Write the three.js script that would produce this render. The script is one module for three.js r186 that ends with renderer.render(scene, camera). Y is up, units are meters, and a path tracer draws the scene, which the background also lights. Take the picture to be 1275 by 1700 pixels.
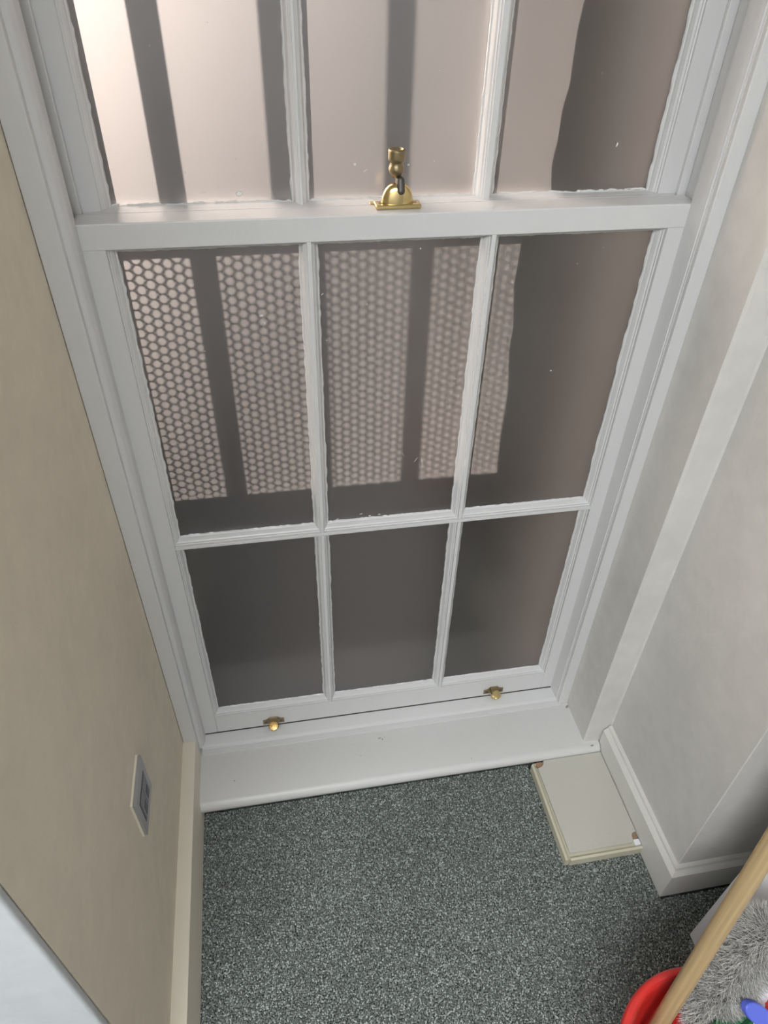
import * as THREE from 'three';
import { RoundedBoxGeometry } from 'three/addons/geometries/RoundedBoxGeometry.js';
import { RectAreaLightUniformsLib } from 'three/addons/lights/RectAreaLightUniformsLib.js';
import { mergeGeometries, mergeVertices, toCreasedNormals } from 'three/addons/utils/BufferGeometryUtils.js';

// ------------------------------------------------------------------ camera, sky, sun, lamp, exposure
const scene = new THREE.Scene();
const camera = new THREE.PerspectiveCamera(71.7827, 1275 / 1700, 0.02, 200);
camera.rotation.order = 'YXZ';
camera.position.set(0.2057, 1.4644, 0.9285);
camera.rotation.set(-0.7058, -0.1916, 0.0289);

const SKY = [0.19, 0.195, 0.21];
scene.background = new THREE.Color().setRGB(...SKY);
const SUN_K = 0.66, SUN_M = 0.32;                       // sideways and downward travel per metre into the room
const sun = new THREE.DirectionalLight(new THREE.Color(1, 0.86, 0.78), 7.2);
sun.position.set(-SUN_K * 4, SUN_M * 4 + 1, -4);
sun.target.position.set(0, 1, 0);
sun.castShadow = true; sun.shadow.radius = 1.1;
sun.shadow.mapSize.set(2048, 2048);
Object.assign(sun.shadow.camera, { left: -2, right: 2, top: 2, bottom: -2, near: 0.1, far: 12 });
scene.add(sun, sun.target);
const LAMP = { x: -0.4, z: 2.15, w: 1.7, d: 0.6, color: new THREE.Color(0.93, 0.97, 1), power: 22 };

const renderer = new THREE.WebGLRenderer();
renderer.toneMapping = THREE.LinearToneMapping;
renderer.toneMappingExposure = 1.14;
renderer.shadowMap.enabled = true;

// ------------------------------------------------------------------ helpers
let seed = 20731;
const rnd = () => { seed |= 0; seed = seed + 0x6D2B79F5 | 0; let t = Math.imul(seed ^ seed >>> 15, 1 | seed); t = t + Math.imul(t ^ t >>> 7, 61 | t) ^ t; return ((t ^ t >>> 14) >>> 0) / 4294967296; };
const rr = (a, b) => a + (b - a) * rnd();
const lerp = (a, b, t) => a + (b - a) * t;
const taken = {};
const numbered = (n) => { taken[n] = (taken[n] ?? -1) + 1; return taken[n] ? `${n}_${String(taken[n]).padStart(3, '0')}` : n; };
const shadow = (o) => { o.castShadow = o.receiveShadow = true; return o; };

// texture coordinates in metres, chosen by the way each face points
function metric(g) {
  g = g.index ? g.toNonIndexed() : g;
  const p = g.attributes.position, uv = new Float32Array(p.count * 2);
  const a = new THREE.Vector3(), b = new THREE.Vector3(), c = new THREE.Vector3();
  for (let i = 0; i < p.count; i += 3) {
    a.fromBufferAttribute(p, i); b.fromBufferAttribute(p, i + 1); c.fromBufferAttribute(p, i + 2);
    const n = b.clone().sub(a).cross(c.clone().sub(a)); const ax = Math.abs(n.x), ay = Math.abs(n.y), az = Math.abs(n.z);
    [a, b, c].forEach((v, k) => {
      const [s, t] = ax > ay && ax > az ? [v.z, v.y] : ay > az ? [v.x, v.z] : [v.x, v.y];
      uv[(i + k) * 2] = s; uv[(i + k) * 2 + 1] = t;
    });
  }
  g.setAttribute('uv', new THREE.BufferAttribute(uv, 2));
  if (!g.attributes.normal) g.computeVertexNormals();
  return g;
}
const strip = (g) => { g = g.index ? g.toNonIndexed() : g; for (const k of Object.keys(g.attributes)) if (!['position', 'normal', 'uv'].includes(k)) g.deleteAttribute(k); return g; };
function mesh(name, geos, mat, parent = scene, meter = true) {
  const list = (Array.isArray(geos) ? geos : [geos]).map((g) => strip(meter ? metric(g) : g));
  const g = list.length > 1 ? mergeGeometries(list) : list[0];
  const o = shadow(new THREE.Mesh(g, mat));
  o.name = parent === scene ? numbered(name) : name;
  parent.add(o);
  return o;
}
function tag(o, label, category, group, kind) {
  if (label) o.userData.label = label;
  if (category) o.userData.category = category;
  if (group) o.userData.group = group;
  if (kind) o.userData.kind = kind;
  return o;
}
function thing(name, label, category, group) {
  const g = new THREE.Group(); g.name = numbered(name); scene.add(g);
  return tag(g, label, category, group);
}
function subgroup(name, parent) { const g = new THREE.Group(); g.name = name; parent.add(g); return g; }
const structure = (o, label, category) => tag(o, label, category, null, 'structure');
// a box from its corners, edges rounded by r
function box(x0, x1, y0, y1, z0, z1, r = 0) {
  const w = x1 - x0, h = y1 - y0, d = z1 - z0;
  const g = r > 0 ? new RoundedBoxGeometry(w, h, d, 2, Math.min(r, w / 2.01, h / 2.01, d / 2.01)) : new THREE.BoxGeometry(w, h, d);
  return g.translate((x0 + x1) / 2, (y0 + y1) / 2, (z0 + z1) / 2);
}
// a closed outline [[a, b], ...] carried along one axis; axis x: (a, b) = (z, y); axis y: (x, z); axis z: (x, y)
function extrude(outline, axis, from, to, bevel = 0) {
  const s = new THREE.Shape(outline.map(([a, b]) => new THREE.Vector2(a, b)));
  const g = new THREE.ExtrudeGeometry(s, { depth: to - from - 2 * bevel, bevelEnabled: bevel > 0, bevelSize: bevel, bevelThickness: bevel, bevelOffset: -bevel, bevelSegments: 2, curveSegments: 8 });
  g.translate(0, 0, from + bevel);
  const m = new THREE.Matrix4();
  if (axis === 'x') m.set(0, 0, 1, 0, 0, 1, 0, 0, 1, 0, 0, 0, 0, 0, 0, 1);
  else if (axis === 'y') m.set(1, 0, 0, 0, 0, 0, 1, 0, 0, 1, 0, 0, 0, 0, 0, 1);
  g.applyMatrix4(m);
  if (axis !== 'z') { // those two maps mirror: turn the faces round
    const h = g.index ? g.toNonIndexed() : g, p = h.attributes.position;
    for (let i = 0; i < p.count; i += 3) {
      const a = [p.getX(i + 1), p.getY(i + 1), p.getZ(i + 1)], b = [p.getX(i + 2), p.getY(i + 2), p.getZ(i + 2)];
      p.setXYZ(i + 1, ...b); p.setXYZ(i + 2, ...a);
    }
    h.computeVertexNormals();
    return toCreasedNormals(h, 0.6);
  }
  return toCreasedNormals(g, 0.6);
}
function quadGeo(pts, idx) {
  const g = new THREE.BufferGeometry();
  g.setAttribute('position', new THREE.Float32BufferAttribute(pts, 3)); g.setIndex(idx);
  const h = g.toNonIndexed(); h.computeVertexNormals();
  return h;
}
// a moulding that runs round a rectangular opening; profile points are [outward from the edge, z]; jitter roughens the first line
function ring(x0, x1, y0, y1, profile, jitter = 0, seg = 1) {
  const corners = [[x0, y0, -1, -1], [x1, y0, 1, -1], [x1, y1, 1, 1], [x0, y1, -1, 1]];
  const n = 4 * seg, pts = [], idx = [];
  profile.forEach(([u, z], k) => {
    for (let c = 0; c < 4; c++) {
      const A = corners[c], B = corners[(c + 1) % 4];
      for (let s = 0; s < seg; s++) {
        const t = s / seg;
        let x = lerp(A[0] + A[2] * u, B[0] + B[2] * u, t), y = lerp(A[1] + A[3] * u, B[1] + B[3] * u, t);
        if (k === 0 && s) { const j = rr(-0.2, 1) * jitter; if (c === 0) y += j; else if (c === 2) y -= j; else if (c === 1) x -= j; else x += j; }
        pts.push(x, y, z);
      }
    }
  });
  for (let k = 0; k + 1 < profile.length; k++) for (let i = 0; i < n; i++) {
    const a = k * n + i, b = k * n + (i + 1) % n, c = a + n, d = b + n;
    idx.push(a, b, d, a, d, c);
  }
  const g = quadGeo(pts, idx.reverse());
  return toCreasedNormals(g, 0.5);
}

// ------------------------------------------------------------------ materials
function noiseGrid(n, octaves, s) {
  seed = s;
  const out = new Float32Array(n * n);
  let amp = 1, sum = 0;
  for (const cells of octaves) {
    const lat = Float32Array.from({ length: cells * cells }, () => rnd());
    for (let y = 0; y < n; y++) for (let x = 0; x < n; x++) {
      const fx = x / n * cells, fy = y / n * cells, ix = Math.floor(fx), iy = Math.floor(fy);
      const sx = (fx - ix) ** 2 * (3 - 2 * (fx - ix)), sy = (fy - iy) ** 2 * (3 - 2 * (fy - iy));
      const at = (i, j) => lat[(j % cells) * cells + i % cells];
      out[y * n + x] += amp * lerp(lerp(at(ix, iy), at(ix + 1, iy), sx), lerp(at(ix, iy + 1), at(ix + 1, iy + 1), sx), sy);
    }
    sum += amp; amp *= 0.6;
  }
  return out.map((v) => v / sum);
}
function tex(n, fill, repeat, srgb = false) {
  const d = new Uint8Array(n * n * 4);
  for (let i = 0; i < n * n; i++) { const c = fill(i % n, Math.floor(i / n), i); d[i * 4] = c[0]; d[i * 4 + 1] = c[1]; d[i * 4 + 2] = c[2]; d[i * 4 + 3] = 255; }
  const t = new THREE.DataTexture(d, n, n);
  t.wrapS = t.wrapT = THREE.RepeatWrapping; t.magFilter = THREE.LinearFilter; t.minFilter = THREE.LinearMipmapLinearFilter; t.generateMipmaps = true;
  t.repeat.set(...(Array.isArray(repeat) ? repeat : [repeat, repeat])); if (srgb) t.colorSpace = THREE.SRGBColorSpace; t.needsUpdate = true;
  return t;
}
const N = 512;
const coarse = noiseGrid(N, [5, 11, 24, 60], 11), fine = noiseGrid(N, [32, 64, 128, 256], 12);
const bumpPaint = tex(N, (x, y, i) => { const v = 255 * (0.55 * fine[i] + 0.45 * coarse[i]); return [v, v, v]; }, 3.3);
const roughPaint = tex(N, (x, y, i) => { const v = 150 + 105 * coarse[i]; return [v, v, v]; }, 2.1);
const wallTone = tex(N, (x, y, i) => { const v = 240 + 14 * (coarse[i] - 0.5) + 12 * (fine[i] - 0.5); return [v, v, v]; }, 1.3, true);
const bumpWall = tex(N, (x, y, i) => { const v = 255 * fine[i]; return [v, v, v]; }, 2.6);
const paint = (r, g, b, rough = 0.42) => new THREE.MeshPhysicalMaterial({ color: new THREE.Color().setRGB(r, g, b), roughness: rough, roughnessMap: roughPaint, bumpMap: bumpPaint, bumpScale: 0.0006 });
const wallMat = (r, g, b) => new THREE.MeshStandardMaterial({ color: new THREE.Color().setRGB(r, g, b), map: wallTone, roughness: 0.7, bumpMap: bumpWall, bumpScale: 0.0004 });

const M = {
  gloss: paint(0.625, 0.62, 0.615),
  sillPaint: paint(0.61, 0.6, 0.585, 0.5),
  cream: wallMat(0.86, 0.77, 0.62),
  grey: wallMat(0.71, 0.69, 0.65),
  white: wallMat(0.6, 0.62, 0.625),
  skirtCream: paint(0.76, 0.7, 0.58, 0.55),
  skirtGrey: paint(0.68, 0.665, 0.62, 0.5),
  ceiling: wallMat(0.85, 0.85, 0.84),
  glass: new THREE.MeshPhysicalMaterial({ color: new THREE.Color().setRGB(0.9, 0.89, 0.88), transmission: 1, thickness: 0.002, ior: 1.5, roughness: 0.16 }),
  frosted: new THREE.MeshPhysicalMaterial({ color: new THREE.Color().setRGB(0.9, 0.89, 0.88), transmission: 1, thickness: 0.002, ior: 1.5, roughness: 0.95 }),
  film: new THREE.MeshPhysicalMaterial({ color: new THREE.Color().setRGB(0.9, 0.89, 0.88), transmission: 1, thickness: 0, roughness: 0.375, side: THREE.DoubleSide }),
  brass: new THREE.MeshStandardMaterial({ color: new THREE.Color().setRGB(0.68, 0.53, 0.26), metalness: 1, roughness: 0.24, roughnessMap: roughPaint }),
  oldBrass: new THREE.MeshStandardMaterial({ color: new THREE.Color().setRGB(0.3, 0.24, 0.14), metalness: 1, roughness: 0.42 }),
  darkMetal: new THREE.MeshStandardMaterial({ color: new THREE.Color().setRGB(0.12, 0.11, 0.1), metalness: 0.8, roughness: 0.5 }),
  steel: new THREE.MeshStandardMaterial({ color: new THREE.Color().setRGB(0.03, 0.03, 0.032), metalness: 0.2, roughness: 0.6 }),
  greyMetal: new THREE.MeshStandardMaterial({ color: new THREE.Color().setRGB(0.4, 0.4, 0.41), metalness: 0.5, roughness: 0.45 }),
  blackPlastic: new THREE.MeshStandardMaterial({ color: new THREE.Color().setRGB(0.03, 0.03, 0.035), roughness: 0.4 }),
  greyPlastic: new THREE.MeshStandardMaterial({ color: new THREE.Color().setRGB(0.2, 0.2, 0.22), roughness: 0.5 }),
  stone: wallMat(0.12, 0.11, 0.1),
  paleStone: wallMat(0.14, 0.115, 0.09),
  paving: wallMat(0.018, 0.018, 0.018),
  coverTop: paint(0.53, 0.51, 0.455, 0.55),
  coverTrim: paint(0.56, 0.53, 0.4, 0.5),
  bareWood: wallMat(0.36, 0.22, 0.13),
  whiteEnamel: new THREE.MeshPhysicalMaterial({ color: new THREE.Color().setRGB(0.86, 0.87, 0.9), roughness: 0.3 }),
  redPlastic: new THREE.MeshPhysicalMaterial({ color: new THREE.Color().setRGB(0.62, 0.03, 0.025), roughness: 0.32 }),
  bluePlastic: new THREE.MeshPhysicalMaterial({ color: new THREE.Color().setRGB(0.1, 0.14, 0.62), roughness: 0.35 }),
  greenFoam: new THREE.MeshStandardMaterial({ color: new THREE.Color().setRGB(0.02, 0.22, 0.08), roughness: 0.9, bumpMap: bumpWall, bumpScale: 0.001 }),
  whitePlastic: new THREE.MeshPhysicalMaterial({ color: new THREE.Color().setRGB(0.82, 0.83, 0.86), roughness: 0.35 }),
  redLabel: new THREE.MeshStandardMaterial({ color: new THREE.Color().setRGB(0.5, 0.06, 0.05), roughness: 0.5 }),
  maroonCloth: new THREE.MeshStandardMaterial({ color: new THREE.Color().setRGB(0.12, 0.015, 0.02), roughness: 1 }),
};
const woodTex = tex(N, (x, y, i) => { const g = coarse[(y * N + Math.floor(x / 16)) % (N * N)], v = 0.9 + 0.03 * Math.sin(x / 9 + 9 * g) + 0.2 * (fine[i] - 0.5); return [186 * v, 160 * v, 118 * v]; }, [1, 1], true);
M.wood = new THREE.MeshStandardMaterial({ map: woodTex, roughness: 0.6 });

// ------------------------------------------------------------------ the room
const HALF = { left: -0.045, right: 0.885, cornerZ: 0.4515, endZ: 0.651, top: 2.5, back: 3.0, farLeft: -1.5, farRight: 2.0 };
const carpetTone = tex(N, (x, y, i) => { const v = 0.6 + 0.9 * (fine[i] - 0.5) + 0.3 * (coarse[i] - 0.5); return [88 * v, 98 * v, 90 * v]; }, 4, true);
structure(mesh('floor', box(HALF.farLeft, HALF.farRight, -0.1, 0, -0.1, HALF.back), new THREE.MeshStandardMaterial({ map: carpetTone, roughness: 1 })), 'green-grey carpeted floor of the window bay', 'floor');
structure(mesh('ceiling', box(HALF.farLeft, HALF.farRight, HALF.top, HALF.top + 0.1, -0.1, HALF.back), M.ceiling), 'plain white ceiling above the window bay', 'ceiling');
structure(mesh('wall_left', extrude([[HALF.farLeft, -0.1], [HALF.left, -0.1], [HALF.left, 0.64], [HALF.farLeft, 0.64]], 'y', 0, HALF.top), M.cream), 'cream side wall with socket plate left of the window', 'wall');
structure(mesh('wall_left_end', box(HALF.farLeft, HALF.left, 0, HALF.top, 0.64, HALF.endZ, 0.004), M.white), 'white end face of the cream wall in the foreground', 'wall');
structure(mesh('wall_right', extrude([[0.832, -0.1], [0.832, 0.142], [0.836, 0.146], [0.882, 0.146], [0.885, 0.149], [0.885, 0.4500], [0.8865, 0.4515], [HALF.farRight, 0.4515], [HALF.farRight, -0.1]], 'y', 0, HALF.top), M.grey), 'pale grey stepped wall with outer corner right of the window', 'wall');
structure(mesh('wall_head', box(HALF.left, 0.832, 2.16, HALF.top, -0.1, 0.14), M.grey), 'wall above the window head', 'wall');
structure(mesh('wall_back', box(HALF.farLeft, HALF.farRight, 0, HALF.top, HALF.back, HALF.back + 0.1), M.grey), 'wall behind the viewer', 'wall');
structure(mesh('wall_far_left', box(HALF.farLeft - 0.1, HALF.farLeft, 0, HALF.top, -0.1, HALF.back + 0.1), M.white), 'far wall of the room to the left', 'wall');
structure(mesh('wall_far_right', box(HALF.farRight, HALF.farRight + 0.1, 0, HALF.top, -0.1, HALF.back + 0.1), M.grey), 'far wall of the room to the right', 'wall');

// skirting boards
structure(mesh('baseboard_left', extrude([[HALF.left, 0], [-0.0125, 0], [-0.019, 0.099], [-0.0205, 0.1], [HALF.left, 0.101]].map(([x, y]) => [x, y]), 'z', 0.042, HALF.endZ), M.skirtCream), 'cream skirting board along the left wall', 'baseboard');
const skirt = [[0, 0], [0.017, 0], [0.017, 0.086], [0.0145, 0.089], [0.009, 0.0945], [0.0075, 0.1], [0, 0.1]];
{
  // right side: one moulding that turns the outer corner with a mitre
  const path = [[0.885, 0.149, -1, 0], [0.885, 0.4515, -1, 1], [HALF.farRight, 0.4515, 0, 1]];
  const pts = [], idx = [], n = skirt.length;
  for (const [x, z, nx, nz] of path) for (const [u, h] of skirt) pts.push(x + nx * u, h, z + nz * u);
  for (let s = 0; s < 2; s++) for (let i = 0; i < n; i++) { const a = s * n + i, b = s * n + (i + 1) % n, c = a + n, d = b + n; idx.push(a, b, d, a, d, c); }
  idx.push(0, 2, 1, 0, 3, 2, 0, 4, 3, 0, 5, 4, 0, 6, 5);
  structure(mesh('baseboard_right', toCreasedNormals(quadGeo(pts, idx), 0.4), M.skirtGrey), 'pale grey skirting board turning the outer corner on the right', 'baseboard');
}
// window board (low sill) with rounded nosing
{
  const o = [[-0.02, 0.0], [0.152, 0.0], [0.152, 0.012], [0.158, 0.015], [0.163, 0.019], [0.1655, 0.026], [0.164, 0.034], [0.159, 0.04], [0.152, 0.043], [0.05, 0.044], [-0.02, 0.044]];
  const board = structure(mesh('trim_1', extrude(o, 'x', -0.0175, 0.866), M.sillPaint), 'low white painted window board with rounded nosing', 'sill');
  const scuff = (x, z, a, b, t) => new THREE.OctahedronGeometry(1, 1).scale(a, 0.0003, b).rotateY(t).translate(x, 0.0441, z);
  mesh('paint_scuffs', [scuff(0.378, 0.064, 0.004, 0.0014, 0.2), scuff(0.384, 0.067, 0.0014, 0.0022, 0), scuff(0.39, 0.063, 0.0012, 0.001, 0), scuff(0.056, 0.115, 0.0016, 0.0016, 0), scuff(0.33, 0.1, 0.001, 0.001, 0), scuff(0.57, 0.145, 0.001, 0.0012, 0), scuff(0.828, 0.052, 0.005, 0.003, 0.6), scuff(0.847, 0.158, 0.004, 0.0016, 0.3)], new THREE.MeshStandardMaterial({ color: new THREE.Color().setRGB(0.36, 0.31, 0.25), roughness: 0.8 }), board).userData.kind = 'stuff';
}

// ------------------------------------------------------------------ window
const win = thing('window_1', 'white sash window with frosted panes and brass fittings', 'window');
win.userData.kind = 'structure';
// casing (flat) and staff bead, both sides; bottom bead
mesh('casing', box(-0.0445, -0.0165, 0.044, 2.16, -0.005, 0.042, 0.002), M.gloss, win);
mesh('casing', box(0.8095, 0.8325, 0.044, 2.16, -0.005, 0.042, 0.002), M.gloss, win);
{
  const bl = [[-0.017, 0.0], [-0.005, 0.0], [-0.005, 0.014], [-0.006, 0.021], [-0.009, 0.027], [-0.013, 0.030], [-0.017, 0.031]];
  mesh('staff_bead', extrude(bl, 'y', 0.05, 2.15), M.gloss, win);
  const br = [[0.8100, 0.0], [0.8100, 0.034], [0.8085, 0.034], [0.8085, 0.031], [0.8065, 0.0305], [0.8055, 0.027], [0.8045, 0.02], [0.804, 0.0]];
  mesh('staff_bead', extrude(br, 'y', 0.05, 2.15), M.gloss, win);
  const bb = [[0.0015, 0.04], [0.046, 0.04], [0.0455, 0.0462], [0.038, 0.0475], [0.033, 0.0475], [0.031, 0.053], [0.027, 0.0555], [0.022, 0.0565], [0.0015, 0.0565]];
  mesh('bottom_bead', extrude(bb, 'x', -0.012, 0.815), M.gloss, win);
}
// box frame: jamb linings, parting beads, outer linings, outer sill
for (const [a, b, pa, pb, oa, ob] of [[-0.0445, -0.016, -0.016, -0.004, -0.0445, -0.03], [0.818, 0.8325, 0.805, 0.818, 0.826, 0.8325]]) {
  mesh('jamb_lining', box(a, b, 0.04, 2.16, -0.1, -0.005), M.gloss, win);
  mesh('parting_bead', box(pa, pb, 0.05, 2.15, -0.0475, -0.0405, 0.0015), M.gloss, win);
  mesh('outer_lining', box(oa, ob, -0.1, 2.16, -0.112, -0.1), M.gloss, win);
}
mesh('head_lining', box(-0.0445, 0.8325, 2.12, 2.16, -0.112, 0.042), M.gloss, win);
mesh('outer_sill', box(-0.0445, 0.8325, -0.1, 0.052, -0.13, 0.0015), M.paleStone, win);

const MOULD = (front, glass) => [[-0.0002, glass], [0.0004, glass + 0.0022], [0.0022, glass + 0.003], [0.0030, glass + 0.0062], [0.0052, glass + 0.0098], [0.0074, glass + 0.0118], [0.0076, glass + 0.0140], [0.0096, glass + 0.0145], [0.0098, front]];
const OUTM = (back, glass) => [[-0.0002, glass], [0.0062, back]].reverse();
function sash(name, o) {
  const g = subgroup(name, win);
  const { z, gz, back, x0, x1, y0, y1, cols, rows, railTop, railBottom } = o;
  mesh('stile', box(x0, cols[0][0] - 0.0096, y0, y1, back, z, 0.0012), M.gloss, g);
  mesh('stile', box(cols[2][1] + 0.0096, x1, y0, y1, back, z, 0.0012), M.gloss, g);
  const lx = cols[0][0] - 0.0096, rx = cols[2][1] + 0.0096;
  mesh('meeting_rail', box(lx - (o.wide ? lx - x0 : 0), rx + (o.wide ? x1 - rx : 0), railTop[0], railTop[1], o.railBack ?? back, z + (o.wide ? 0.0006 : 0), 0.002), M.gloss, g);
  mesh('bottom_rail', box(lx, rx, railBottom[0], railBottom[1], back, z, 0.0015), M.gloss, g);
  rows.forEach(([b, t], r) => {
    for (let c = 0; c < 2; c++) mesh('muntin', box(cols[c][1] + 0.0096, cols[c + 1][0] - 0.0096, b - 0.009, t + 0.009, back + 0.004, z, 0.0008), M.gloss, g);
    if (r) mesh('muntin', box(lx, rx, rows[r - 1][1] + 0.0096, b - 0.0096, back + 0.004, z + 0.0002, 0.0008), M.gloss, g);
    for (const [l, rgt] of cols) {
      mesh('glazing_moulding', [ring(l, rgt, b, t, MOULD(z, gz), 0.0016, 60), ring(l, rgt, b, t, OUTM(back, gz - 0.003), 0, 1)], M.gloss, g);
      mesh('window_pane', box(l - 0.004, rgt + 0.004, b - 0.004, t + 0.004, gz - 0.002, gz), [M.glass, M.glass, M.glass, M.glass, M.glass, M.frosted], g); // the outer face is frosted
      mesh('frosted_film', new THREE.PlaneGeometry(rgt - l + 0.006, t - b + 0.006).rotateY(Math.PI).translate((l + rgt) / 2, (b + t) / 2, gz - 0.0024), M.film, g);
    }
  });
  return g;
}
const lowerSash = sash('lower_sash', {
  z: 0, gz: -0.02, back: -0.038, x0: -0.011, x1: 0.815, y0: 0.0575, y1: 1.163,
  cols: [[0.0325, 0.2635], [0.289, 0.514], [0.5395, 0.7695]], rows: [[0.122, 0.6065], [0.632, 1.1235]],
  railTop: [1.132, 1.1647], railBottom: [0.0575, 0.1125], wide: true, railBack: -0.0395,
});
const upperSash = sash('upper_sash', {
  z: -0.048, gz: -0.066, back: -0.088, x0: -0.012, x1: 0.816, y0: 1.132, y1: 2.115,
  cols: [[0.0295, 0.261], [0.2845, 0.511], [0.539, 0.7685]], rows: [[1.1655, 1.62], [1.6455, 2.06]],
  railTop: [2.0695, 2.115], railBottom: [1.132, 1.1648],
});
// specks and smears of white paint left on the glass, and paint blemishes on the board
{
  seed = 515;
  const fleck = (x, y, z, a, b, turn) => new THREE.OctahedronGeometry(1, 1).scale(a, b, 0.0002).rotateZ(turn).translate(x, y, z);
  const low = [], up = [];
  for (const [x, y, a, b, t] of [[0.2060, 1.0260, 0.0026, 0.0014, 0.4], [0.2095, 1.0155, 0.0018, 0.0012, 0], [0.6560, 0.9060, 0.0022, 0.0009, 0], [0.4530, 0.7470, 0.0006, 0.009, 0.15], [0.4425, 0.7520, 0.0005, 0.006, -0.5], [0.4200, 0.7640, 0.0004, 0.005, 0.6], [0.3480, 0.6420, 0.0030, 0.0008, 0.3], [0.3050, 0.6350, 0.0034, 0.0009, 0.5], [0.3640, 0.6355, 0.0030, 0.0012, 0], [0.3810, 0.6370, 0.0026, 0.0012, 0], [0.2930, 1.0530, 0.0024, 0.0006, 0.7], [0.4300, 1.1110, 0.0010, 0.0012, 0]]) low.push(fleck(x, y, -0.0196, a, b, t));
  for (let i = 0; i < 60; i++) { const c = [[0.04, 0.255], [0.295, 0.508], [0.545, 0.762]][i % 3], s = rr(0.0003, 0.0008); low.push(fleck(rr(...c), rnd() < 0.75 ? rr(0.64, 1.115) : rr(0.13, 0.6), -0.0196, s, s * rr(0.6, 2.4), rr(-0.6, 0.6))); }
  for (const [x, y, a, b, t] of [[0.7095, 1.2250, 0.0014, 0.0030, -0.2], [0.1930, 1.1760, 0.0045, 0.0035, 0.3], [0.1480, 1.1790, 0.0050, 0.0008, 0.1], [0.3460, 1.2080, 0.0022, 0.0022, 0], [0.3600, 1.2000, 0.0030, 0.0010, 0.6], [0.4180, 1.2060, 0.0018, 0.0014, 0]]) up.push(fleck(x, y, -0.0656, a, b, t));
  for (let i = 0; i < 40; i++) { const c = [[0.04, 0.25], [0.29, 0.505], [0.545, 0.76]][i % 3], s = rr(0.0003, 0.0007); up.push(fleck(rr(...c), rr(1.168, 1.37), -0.0656, s, s * rr(0.6, 2.4), rr(-0.6, 0.6))); }
  for (let i = 0; i < 70; i++) { const c = [[0.032, 0.258], [0.288, 0.508], [0.542, 0.765]][i % 3]; up.push(fleck(rr(...c), 1.166 + rr(0, 0.0012), -0.0656, rr(0.002, 0.008), rr(0.0005, 0.0014), rr(-0.15, 0.15))); }
  const pf = new THREE.MeshStandardMaterial({ color: new THREE.Color().setRGB(0.72, 0.71, 0.68), roughness: 0.6 });
  mesh('paint_flecks', low, pf, lowerSash).userData.kind = 'stuff';
  mesh('paint_flecks', up, pf, upperSash).userData.kind = 'stuff';
}
lowerSash.userData.label = 'lower sliding sash of six frosted panes'; upperSash.userData.label = 'upper sash set back behind the meeting rail';
mesh('weather_strip', box(0, 0.8, 1.134, 1.1646, -0.0485, -0.0397), M.gloss, win);

// ---- brass sash fastener on the meeting rail
{
  const f = subgroup('sash_fastener', win); f.userData.label = 'brass sash fastener with upright swivel knob';
  const Y = 1.1649;
  const plate = mesh('base_plate', [box(0.3665, 0.4275, Y, Y + 0.0055, -0.0375, -0.0155, 0.002), box(0.362, 0.43, Y, Y + 0.0022, -0.046, -0.0385, 0.001)], M.brass, f);
  for (const x of [0.374, 0.42]) mesh('screw', new THREE.CylinderGeometry(0.0024, 0.0026, 0.0009, 14).translate(x, Y + 0.0056, -0.0265), M.oldBrass, plate);
  // domed housing with a slot for the lever
  const dome = [];
  for (const [a0, a1] of [[0, 1]]) {
    const prof = []; for (let i = 0; i <= 16; i++) { const t = i / 16 * Math.PI / 2; prof.push(new THREE.Vector2(0.0215 * Math.cos(t) ** 0.75, 0.0265 * Math.sin(t))); }
    const g = new THREE.LatheGeometry(prof, 40); g.scale(1, 1, 0.5); dome.push(g.translate(0.397, Y + 0.003, -0.028));
  }
  mesh('dome', dome, M.brass, f);
  mesh('slot', new THREE.CapsuleGeometry(0.0056, 0.012, 4, 14).rotateX(-0.32).translate(0.4, Y + 0.0265, -0.0245), M.darkMetal, f);
  const lever = subgroup('lever', f);
  mesh('stem', [new THREE.CylinderGeometry(0.0036, 0.0042, 0.024, 16).rotateZ(0.1).translate(0.3985, Y + 0.029, -0.031)], M.oldBrass, lever);
  const k = [[0, 0], [0.0055, 0], [0.0075, 0.0022], [0.0098, 0.0062], [0.0104, 0.0095], [0.0092, 0.0135], [0.008, 0.0165], [0.0092, 0.0185], [0.0108, 0.0192], [0.0112, 0.022], [0.0112, 0.031], [0.0106, 0.0325], [0.0084, 0.0328], [0.0078, 0.0295], [0.005, 0.0285], [0, 0.0282]].map(([a, b]) => new THREE.Vector2(a, b));
  mesh('knob', new THREE.LatheGeometry(k, 36).translate(0.3955, Y + 0.036, -0.033), M.oldBrass, lever);
}
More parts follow.
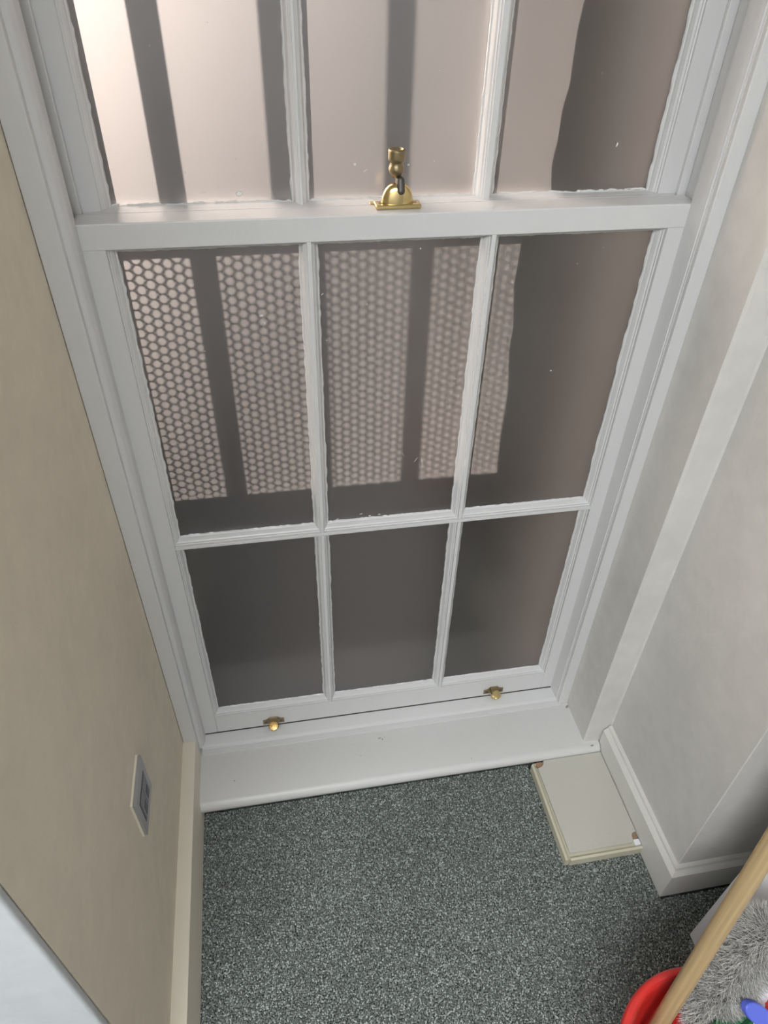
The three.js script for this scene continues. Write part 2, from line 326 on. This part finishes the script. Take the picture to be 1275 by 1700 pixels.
// ---- two brass sash stops on the bottom rail
function sashStop(x, y, mat, plateMat, label, turn) {
  const s = subgroup('sash_stop', win); s.userData.label = label;
  const plate = new THREE.Shape();
  plate.moveTo(-0.023, -0.008); plate.lineTo(0.023, -0.008); plate.lineTo(0.023, 0.005); plate.quadraticCurveTo(0.013, 0.0055, 0.009, 0.0135); plate.lineTo(-0.009, 0.0135); plate.quadraticCurveTo(-0.013, 0.0055, -0.023, 0.005);
  const pg = new THREE.ExtrudeGeometry(plate, { depth: 0.0018, bevelEnabled: true, bevelSize: 0.0004, bevelThickness: 0.0004, bevelSegments: 1 });
  const p = mesh('back_plate', pg.translate(x, y, 0.0006), plateMat, s);
  for (const d of [-0.0165, 0.0165]) mesh('screw_slot', box(x + d - 0.003, x + d + 0.003, y - 0.0035, y + 0.0015, 0.0026, 0.0034, 0.0003), M.darkMetal, p);
  mesh('bracket', box(x - 0.0088, x + 0.0088, y + 0.0085, y + 0.0135, 0.001, 0.015, 0.001), plateMat, s);
  const pr = []; for (let i = 0; i <= 10; i++) { const t = i / 10 * Math.PI / 2; pr.push(new THREE.Vector2(0.0104 * Math.sin(t), -0.0115 * Math.cos(t))); }
  pr.push(new THREE.Vector2(0.0104, 0.013), new THREE.Vector2(0.0094, 0.0142), new THREE.Vector2(0, 0.0142));
  mesh('roller', new THREE.LatheGeometry(pr, 28).rotateX(0.55).rotateZ(turn).translate(x, y - 0.0015, 0.014), mat, s);
}
const brassWorn = new THREE.MeshStandardMaterial({ color: new THREE.Color().setRGB(0.62, 0.47, 0.25), metalness: 1, roughness: 0.35, map: tex(N, (x, y, i) => { const d = fine[i] > 0.6 ? 0.35 : 1, g = coarse[i]; return [225 * d, (190 + 40 * g) * d, (150 + 70 * g) * d]; }, 30, true) });
sashStop(0.1475, 0.0745, brassWorn, M.oldBrass, 'tarnished brass sash stop at the left of the bottom rail', 0.05);
sashStop(0.6590, 0.0755, M.brass, M.oldBrass, 'shiny brass sash stop at the right of the bottom rail', -0.05);

// ------------------------------------------------------------------ outside the window
structure(mesh('ground_outside', box(-12, 14, -0.5, -0.3, -24, -0.16), M.paving), 'dark paving outside the window', 'ground');
structure(mesh('wall_outside_base', box(HALF.farLeft, HALF.farRight, -0.5, -0.1, -0.16, 0), M.paleStone), 'outer wall under the window', 'wall');
// raking steel railing: posts, perforated infill, kick plate. t is the sideways place of its shadow on the lower glass
const RAKE = (t) => { const d = 0.25 + (t - 0.137) / 0.9; return { x: t - SUN_K * d, z: -0.0235 - d, lift: SUN_M * d }; };
{
  const rail = thing('perforated_railing', 'dark steel railing with perforated infill outside the frosted glass', 'railing');
  const A = RAKE(0), B = RAKE(1), ang = Math.atan2(-(B.z - A.z), B.x - A.x);
  const prism = (t0, t1, y0, y1, th) => { // a raking plate: sides upright, top and bottom follow the rake
    const a = RAKE(t0), b = RAKE(t1), nx = Math.sin(ang) * th / 2, nz = Math.cos(ang) * th / 2, P = [];
    for (const e of [-1, 1]) for (const [q, y] of [[a, y0], [b, y0], [b, y1], [a, y1]]) P.push(q.x + e * nx, y + q.lift, q.z + e * nz);
    return quadGeo(P, [0, 2, 1, 0, 3, 2, 4, 5, 6, 4, 6, 7, 0, 1, 5, 0, 5, 4, 3, 7, 6, 3, 6, 2, 0, 4, 7, 0, 7, 3, 1, 2, 6, 1, 6, 5]);
  };
  const posts = [0.137, 0.2815, 0.433];
  for (const t of posts) { const q = RAKE(t); mesh('post', new THREE.BoxGeometry(0.0285, 2.9, 0.012).rotateY(ang).translate(q.x, 1.15, q.z), M.steel, rail); }
  mesh('top_rail', prism(0.018, 0.64, 1.127, 1.14, 0.012), M.steel, rail);
  mesh('kick_plate', prism(0.018, 0.66, -0.34, 0.708, 0.004), M.steel, rail);
  // perforated sheet: staggered round holes
  const pitchX = 0.01295, pitchY = 0.0137, R = 0.0059, SEG = 16;
  const panels = [[0.02, posts[0]], [posts[0], posts[1]], [posts[1], posts[2]], [posts[2], 0.62]];
  panels.forEach(([t0, t1], pi) => {
    const pts = [], idx = [];
    const n0 = Math.ceil(t0 / pitchX), n1 = Math.ceil(t1 / pitchX) - 1;
    for (let c = n0; c <= n1; c++) for (let r = 0; r < 32; r++) {
      const u0 = c * pitchX, v0 = 0.7145 + r * pitchY + (((c % 2) + 2) % 2 ? pitchY / 2 : 0);
      if (v0 > 1.13) continue;
      const base = pts.length / 3;
      for (const e of [-1, 1]) for (let k = 0; k < SEG; k++) {
        const a = (k + 0.5) / SEG * 2 * Math.PI, ca = Math.cos(a), sa = Math.sin(a);
        const sc = 1 / Math.max(Math.abs(ca) / (pitchX / 2), Math.abs(sa) / (pitchY / 2));
        for (const [du, dv] of [[ca * sc, sa * sc], [ca * R, sa * R]]) {
          const q = RAKE(u0 + du); pts.push(q.x + e * Math.sin(ang) * 0.0006, v0 + dv + q.lift, q.z + e * Math.cos(ang) * 0.0006);
        }
      }
      for (const e of [0, 1]) for (let k = 0; k < SEG; k++) {
        const a = base + e * SEG * 2 + k * 2, b = base + e * SEG * 2 + ((k + 1) % SEG) * 2;
        if (e) idx.push(a, b, b + 1, a, b + 1, a + 1); else idx.push(a, b + 1, b, a, a + 1, b + 1);
      }
    }
    mesh('perforated_panel', quadGeo(pts, idx), M.steel, rail);
  });
}
// rubble pier whose ragged edge shades the right-hand panes
{
  seed = 77;
  const dz = 0.15, X = (x, d) => x - SUN_K * d;
  const edge = [];
  for (let y = -0.3; y < 1.13; y += 0.037) { const s = y - SUN_M * dz; edge.push([X(lerp(0.601, 0.5745, Math.min(1, Math.max(0, (s - 0.55) / 0.57))), dz) + rr(-0.006, 0.004), y + rr(-0.012, 0.012)]); }
  edge.push([X(0.5745, dz), 1.176], [X(0.628, dz - 0.0425), 1.197]);
  for (let y = 1.235; y < 2.58; y += 0.036) edge.push([X(0.628, dz - 0.0425) + rr(-0.007, 0.005), y + rr(-0.012, 0.012)]);
  const out = [...edge, [0.72, 2.6], [0.72, -0.3]];
  const g = extrude(out.reverse(), 'z', -0.27, -0.1735);
  tag(mesh('rubble_pier', g, M.stone), 'dark ragged stone pier outside the right-hand frosted panes', 'pier');
}
tag(mesh('stone_pilaster', box(0.815, 1.15, -0.3, 2.6, -0.34, -0.113, 0.01), M.paleStone), 'pale stone pilaster outside the right edge of the window', 'pilaster');

// ------------------------------------------------------------------ ceiling lamp (behind and left of the viewer)
{
  RectAreaLightUniformsLib.init();
  const t = thing('ceiling_panel_light', 'flat rectangular ceiling light panel behind the viewer', 'ceiling light');
  mesh('frame', [box(LAMP.x - LAMP.w / 2 - 0.02, LAMP.x + LAMP.w / 2 + 0.02, 2.47, 2.5, LAMP.z - LAMP.d / 2 - 0.02, LAMP.z + LAMP.d / 2 + 0.02, 0.004)], M.whitePlastic, t);
  mesh('diffuser', box(LAMP.x - LAMP.w / 2, LAMP.x + LAMP.w / 2, 2.464, 2.4702, LAMP.z - LAMP.d / 2, LAMP.z + LAMP.d / 2), new THREE.MeshStandardMaterial({ color: 0xffffff, emissive: LAMP.color, emissiveIntensity: 1.2 }), t);
  const l = new THREE.RectAreaLight(LAMP.color, LAMP.power, LAMP.w, LAMP.d);
  l.position.set(LAMP.x, 2.46, LAMP.z); l.lookAt(LAMP.x, 0, LAMP.z); scene.add(l);
}

// ------------------------------------------------------------------ wall socket plate on the left wall
{
  const t = thing('wall_socket', 'square grey data socket plate on the cream left wall', 'wall socket');
  const X = HALF.left, y0 = 0.391, y1 = 0.4805, z0 = 0.2995, z1 = 0.3815;
  mesh('back_box', box(X - 0.004, X + 0.0032, y0 - 0.0008, y1 + 0.0008, z0 - 0.0008, z1 + 0.0008, 0.0008), M.skirtCream, t);
  const face = mesh('face_plate', box(X + 0.003, X + 0.008, y0, y1, z0, z1, 0.0012), M.greyMetal, t);
  void face;
  for (const k of [0, 1]) {
    const a = lerp(z0, z1, 0.2 + 0.31 * k), b = lerp(z0, z1, 0.2 + 0.31 * (k + 1)) - 0.0012, yy0 = lerp(y0, y1, 0.2), yy1 = lerp(y0, y1, 0.74);
    const m = mesh('module', [box(X + 0.0075, X + 0.0092, yy0, yy1, a, b, 0.0005)], M.greyPlastic, t);
    mesh('jack', box(X + 0.0088, X + 0.0097, lerp(yy0, yy1, 0.1), lerp(yy0, yy1, 0.5), lerp(a, b, 0.25), lerp(a, b, 0.75), 0.0002), M.blackPlastic, m);
  }
  mesh('surround', [box(X + 0.0078, X + 0.0086, lerp(y0, y1, 0.74), lerp(y0, y1, 0.77), lerp(z0, z1, 0.18), lerp(z0, z1, 0.84)), box(X + 0.0078, X + 0.0086, lerp(y0, y1, 0.2), lerp(y0, y1, 0.77), lerp(z0, z1, 0.82), lerp(z0, z1, 0.85))], M.blackPlastic, t);
}

// ------------------------------------------------------------------ boxed-in cover on the floor
{
  const t = thing('floor_cover', 'low off-white boxed cover with chipped corners beside the right skirting', 'cover');
  const x0 = 0.7035, x1 = 0.8665, z0 = 0.1665, z1 = 0.383, h = 0.027;
  mesh('body', box(x0 + 0.004, x1, 0, h - 0.007, z0, z1 - 0.004), M.coverTrim, t);
  // top panel with two nibbled corners
  const s = new THREE.Shape(); const cx = 0.0125, cr = 0.011;
  const X0 = x0 + 0.012, Z1 = z1 - 0.013;
  s.moveTo(X0 + 0.016, z0); s.lineTo(x1, z0); s.lineTo(x1, Z1 - 0.021); s.quadraticCurveTo(x1 - 0.013, Z1 - 0.02, x1 - 0.013, Z1 - 0.006); s.quadraticCurveTo(x1 - 0.014, Z1, x1 - 0.02, Z1); s.lineTo(X0, Z1); s.lineTo(X0 - 0.002, z0 + 0.016); s.quadraticCurveTo(X0 + 0.014, z0 + 0.014, X0 + 0.016, z0);
  const g = new THREE.ExtrudeGeometry(s, { depth: 0.006, bevelEnabled: true, bevelSize: 0.0008, bevelThickness: 0.0008, bevelSegments: 2, bevelOffset: -0.0008 });
  g.rotateX(Math.PI / 2).translate(0, h, 0);
  mesh('top_panel', g, M.coverTop, t);
  // rounded edge strips
  const lip = (w, y) => [[0, 0], [w, 0], [w, y - 0.003], [w - 0.002, y - 0.0006], [w / 2, y], [0.002, y - 0.0006], [0, y - 0.003]];
  mesh('edge_strip', extrude(lip(0.0075, h - 0.002).map(([a, b]) => [x0 + a, b]), 'z', z0 + 0.004, z1 - 0.002), M.coverTrim, t);
  mesh('edge_strip', extrude(lip(0.0075, h - 0.002).map(([a, b]) => [z1 - 0.0075 + a, b]), 'x', x0 + 0.010, x1 + 0.0008), M.coverTrim, t);
  const chip = (x, z, r, sd) => { seed = sd; const sh = new THREE.Shape(); for (let i = 0; i < 12; i++) { const a = i / 12 * 6.283, q = r * rr(0.75, 1.15); sh[i ? 'lineTo' : 'moveTo'](x + q * Math.cos(a), z + q * Math.sin(a)); } return new THREE.ExtrudeGeometry(sh, { depth: 0.0055, bevelEnabled: false }).rotateX(Math.PI / 2).translate(0, h - 0.002, 0); };
  mesh('bare_chip', chip(x0 + 0.0165, z0 + 0.0085, 0.0078, 5), M.bareWood, t);
  mesh('bare_chip', chip(x1 - 0.0075, Z1 - 0.0125, 0.0065, 9), M.bareWood, t);
  mesh('corner_block', box(x1 - 0.0125, x1, 0.012, h - 0.001, Z1 - 0.006, z1 - 0.0075, 0.001), M.whitePlastic, t);
}

// ------------------------------------------------------------------ white cabinet at the right, in front of the wall corner
{
  const t = thing('white_cabinet', 'white enamelled cabinet standing behind the bucket by the skirting corner', 'cabinet');
  mesh('carcass', box(0.8925, 1.45, 0.0, 0.84, 0.54, 1.1, 0.003), M.whiteEnamel, t);
  mesh('top', box(0.8895, 1.46, 0.84, 0.87, 0.53, 1.11, 0.005), M.whiteEnamel, t);
}

// ------------------------------------------------------------------ red bucket
const BK = { x: 0.731, z: 0.785, h: 0.25, r: 0.14 };
{
  const t = thing('bucket', 'red plastic bucket holding cleaning tools in front of the white cabinet', 'bucket');
  const prof = [[0, 0], [0.098, 0], [0.101, 0.004], [0.1285, 0.226], [0.131, 0.229], [0.138, 0.232], [0.14, 0.236], [0.1405, 0.244], [0.138, 0.249], [0.133, 0.2505], [0.128, 0.248], [0.1255, 0.242], [0.122, 0.228], [0.0975, 0.006], [0, 0.005]];
  mesh('pail', new THREE.LatheGeometry(prof.map(([a, b]) => new THREE.Vector2(a, b)), 72).translate(BK.x, 0, BK.z), M.redPlastic, t, false);
}
// wooden pole leaning out of the bucket into the corner
{
  const a = new THREE.Vector3(0.6615, 0.03, 0.734), d = new THREE.Vector3(0.1764, 0.9653, -0.1928).normalize();
  const L = 1.22, prof = [[0, 0], [0.0105, 0], [0.0122, 0.004], [0.0125, 0.4], [0.0125, L - 0.012], [0.0105, L - 0.003], [0.006, L], [0, L]].map(([r, y]) => new THREE.Vector2(r, y));
  const g = new THREE.LatheGeometry(prof, 28);
  const o = mesh('wooden_pole', g, M.wood, scene, false);
  o.position.copy(a); o.quaternion.setFromUnitVectors(new THREE.Vector3(0, 1, 0), d);
  tag(o, 'round pale wooden broom pole leaning out of the red bucket', 'pole');
}
// fluffy grey duster
{
  seed = 4242;
  const t = thing('fluffy_duster', 'fluffy grey duster head sticking out of the red bucket', 'duster');
  const P0 = new THREE.Vector3(0.757, 0.235, 0.7), P1 = new THREE.Vector3(0.83, 0.365, 0.654), ax = P1.clone().sub(P0), len = ax.length(); ax.normalize();
  const q = new THREE.Quaternion().setFromUnitVectors(new THREE.Vector3(0, 1, 0), ax);
  const rad = (s) => 0.037 * (0.72 + 0.28 * Math.sin(Math.PI * Math.min(1, Math.max(0, s)))) ;
  const core = mesh('core', new THREE.CapsuleGeometry(0.022, len, 6, 20), new THREE.MeshStandardMaterial({ color: new THREE.Color().setRGB(0.5, 0.485, 0.46), roughness: 1 }), t);
  core.position.copy(P0).lerp(P1, 0.5); core.quaternion.copy(q);
  const stick = mesh('stick', new THREE.CylinderGeometry(0.007, 0.007, 0.19, 14), M.greyPlastic, t);
  stick.position.copy(P0).addScaledVector(ax, -0.1); stick.quaternion.copy(q);
  // hair: curved tapered strands
  const hair = new THREE.BufferGeometry(); {
    const pts = [], idx = [], S = 4;
    for (let i = 0; i <= S; i++) { const f = i / S, w = 0.00065 * (1 - 0.85 * f); for (let k = 0; k < 3; k++) { const a = k / 3 * 6.283; pts.push(w * Math.cos(a) + 0.007 * f * f, 0.023 * f, w * Math.sin(a)); } }
    for (let i = 0; i < S; i++) for (let k = 0; k < 3; k++) { const a = i * 3 + k, b = i * 3 + (k + 1) % 3; idx.push(a, a + 3, b, b, a + 3, b + 3); }
    hair.setAttribute('position', new THREE.Float32BufferAttribute(pts, 3)); hair.setIndex(idx); hair.computeVertexNormals();
  }
  const COUNT = 16000, fur = new THREE.InstancedMesh(hair, new THREE.MeshStandardMaterial({ color: 0xffffff, roughness: 0.9 }), COUNT);
  fur.name = 'fur'; fur.userData.kind = 'stuff'; shadow(fur);
  const m = new THREE.Matrix4(), up = new THREE.Vector3(0, 1, 0), c = new THREE.Color();
  // hair lies in tufts: strands near a tuft centre lean the same way
  const tufts = Array.from({ length: 170 }, () => ({ s: rr(-0.15, 1.15), a: rr(0, 6.283), lean: rr(-1, 1), roll: rr(-1, 1), tone: rr(0.75, 1.15) }));
  for (let i = 0; i < COUNT; i++) {
    const tf = tufts[i % tufts.length], loose = i % 3 === 0, s = loose ? rr(-0.15, 1.15) : tf.s + rr(-0.07, 0.07), a = loose ? rr(0, 6.283) : tf.a + rr(-0.28, 0.28);
    let dir = new THREE.Vector3(Math.cos(a), 0, Math.sin(a)), p;
    if (s > 1 || s < 0) { const e = s > 1 ? (s - 1) / 0.15 : -s / 0.15, th = Math.min(1.45, e * 1.3) * Math.sign(s - 0.5); dir = new THREE.Vector3(Math.cos(a) * Math.cos(th), Math.sin(th), Math.sin(a) * Math.cos(th)); p = dir.clone().multiplyScalar(0.0215); p.y += (s > 1 ? len : 0); }
    else { p = dir.clone().multiplyScalar(0.022); p.y += s * len; }
    const tilt = dir.clone().add(new THREE.Vector3(-Math.sin(a) * tf.roll * 0.75, tf.lean * 0.7, Math.cos(a) * tf.roll * 0.75)).add(new THREE.Vector3(rr(-0.3, 0.3), rr(-0.3, 0.3), rr(-0.3, 0.3))).normalize();
    p.applyQuaternion(q).add(P0); tilt.applyQuaternion(q);
    const rot = new THREE.Quaternion().setFromUnitVectors(up, tilt).multiply(new THREE.Quaternion().setFromAxisAngle(up, rr(0, 6.283)));
    const k = rr(0.75, 1.15); m.compose(p, rot, new THREE.Vector3(1, k, 1)); fur.setMatrixAt(i, m);
    const v = (rnd() < 0.25 ? rr(0.15, 0.35) : rr(0.6, 0.95)) * tf.tone; fur.setColorAt(i, c.setRGB(Math.min(v, 0.93), Math.min(v, 0.93) * 0.97, Math.min(v, 0.93) * 0.92));
  }
  t.add(fur);
}
// small cleaning things in the bucket
{
  const t = thing('scrubbing_brush', 'blue plastic brush with a rounded handle in the red bucket', 'brush');
  const s = new THREE.Shape(); s.moveTo(-0.0125, -0.075); s.lineTo(0.0125, -0.075); s.lineTo(0.0125, -0.02); s.quadraticCurveTo(0.010, 0, 0, 0.001); s.quadraticCurveTo(-0.010, 0, -0.0125, -0.02);
  const g = new THREE.ExtrudeGeometry(s, { depth: 0.007, bevelEnabled: true, bevelSize: 0.0025, bevelThickness: 0.0025, bevelSegments: 3, bevelOffset: -0.0025 }).translate(0, 0, -0.0035);
  mesh('handle', g, M.bluePlastic, t);
  mesh('bristles', new RoundedBoxGeometry(0.024, 0.008, 0.016, 2, 0.003).translate(0, -0.077, 0), M.maroonCloth, t);
  { const up = new THREE.Vector3(0.787 - 0.848, 0.05, 0.712 - 0.745).normalize(), out = new THREE.Vector3(-0.3, 1, 0.5); out.addScaledVector(up, -out.dot(up)).normalize(); const side = up.clone().cross(out); t.quaternion.setFromRotationMatrix(new THREE.Matrix4().makeBasis(side, up, out)); t.position.set(0.775, 0.32, 0.7195); }
}
{
  const t = thing('sponge', 'green foam sponge wedged under the duster in the red bucket', 'sponge');
  mesh('foam', new RoundedBoxGeometry(0.056, 0.036, 0.03, 3, 0.005), M.greenFoam, t);
  mesh('scourer', new RoundedBoxGeometry(0.055, 0.035, 0.008, 2, 0.002).translate(0, 0, 0.018), new THREE.MeshStandardMaterial({ color: new THREE.Color().setRGB(0.015, 0.14, 0.05), roughness: 1, bumpMap: bumpWall, bumpScale: 0.002 }), t);
  t.position.set(0.766, 0.256, 0.737); t.rotation.set(-0.75, 0.35, 0.1);
}
{
  const t = thing('spray_bottle', 'white spray bottle with a red label at the right of the bucket', 'bottle');
  const pr = [[0, 0], [0.024, 0], [0.026, 0.004], [0.026, 0.13], [0.022, 0.15], [0.013, 0.17], [0.012, 0.185], [0, 0.185]].map(([a, b]) => new THREE.Vector2(a, b));
  mesh('body', new THREE.LatheGeometry(pr, 32), M.whitePlastic, t, false);
  mesh('label', new THREE.CylinderGeometry(0.0264, 0.0264, 0.07, 32, 1, true).translate(0, 0.08, 0), M.redLabel, t, false);
  mesh('collar', new THREE.CylinderGeometry(0.0155, 0.0155, 0.018, 24).translate(0, 0.19, 0), M.whitePlastic, t);
  mesh('spray_head', [new RoundedBoxGeometry(0.04, 0.026, 0.022, 3, 0.006).translate(-0.004, 0.211, 0), new RoundedBoxGeometry(0.01, 0.038, 0.012, 2, 0.003).rotateZ(0.35).translate(-0.022, 0.187, 0)], M.whitePlastic, t);
  mesh('nozzle', new THREE.CylinderGeometry(0.006, 0.007, 0.008, 3).rotateZ(Math.PI / 2).translate(-0.027, 0.213, 0), M.greyPlastic, t);
  t.scale.setScalar(1.3); t.position.set(0.788, 0.02, 0.776); t.rotation.set(-0.26, 0.2, -0.1);
}

// ------------------------------------------------------------------ carpet pile
{
  seed = 991;
  const g = new THREE.IcosahedronGeometry(0.0018, 0);
  const step = 0.0027, list = [];
  for (let z = 0.1585; z < 0.86; z += step) for (let x = -0.0115; x < 1.2; x += step) {
    if (x > 0.872 && z < 0.4725) continue;
    if (x > 0.896 && z > 0.544) continue;
    if (x > 0.704 && x < 0.8715 && z < 0.377) continue;
    if (x > 0.868 && z < 0.4725) continue;
    if (Math.hypot(x - BK.x, z - BK.z) < 0.09) continue;
    list.push([x + rr(-0.0011, 0.0011), z + rr(-0.0011, 0.0011)]);
  }
  const pile = new THREE.InstancedMesh(g, new THREE.MeshStandardMaterial({ color: 0xffffff, roughness: 1 }), list.length);
  const m = new THREE.Matrix4(), q = new THREE.Quaternion(), e = new THREE.Euler(), c = new THREE.Color();
  list.forEach(([x, z], i) => {
    e.set(rr(0, 6), rr(0, 6), rr(0, 6)); q.setFromEuler(e);
    m.compose(new THREE.Vector3(x, rr(-0.0006, 0.0012), z), q, new THREE.Vector3(rr(0.75, 1.1), rr(0.8, 1.3), rr(0.75, 1.1)));
    pile.setMatrixAt(i, m);
    const k = rnd(), patch = coarse[(Math.floor(z * 420) % N) * N + Math.floor((x + 1) * 420) % N];
    let v = k < 0.5 ? rr(0.12, 0.19) : k < 0.82 ? rr(0.2, 0.3) : rr(0.32, 0.52);
    v *= 0.8 + 0.5 * patch;
    pile.setColorAt(i, c.setRGB(v * 0.94, v * 1.02, v * 0.95));
  });
  pile.name = 'carpet'; shadow(pile);
  tag(pile, 'speckled green-grey loop pile carpet below the window', 'carpet', null, 'stuff');
  scene.add(pile);
}

renderer.render(scene, camera);
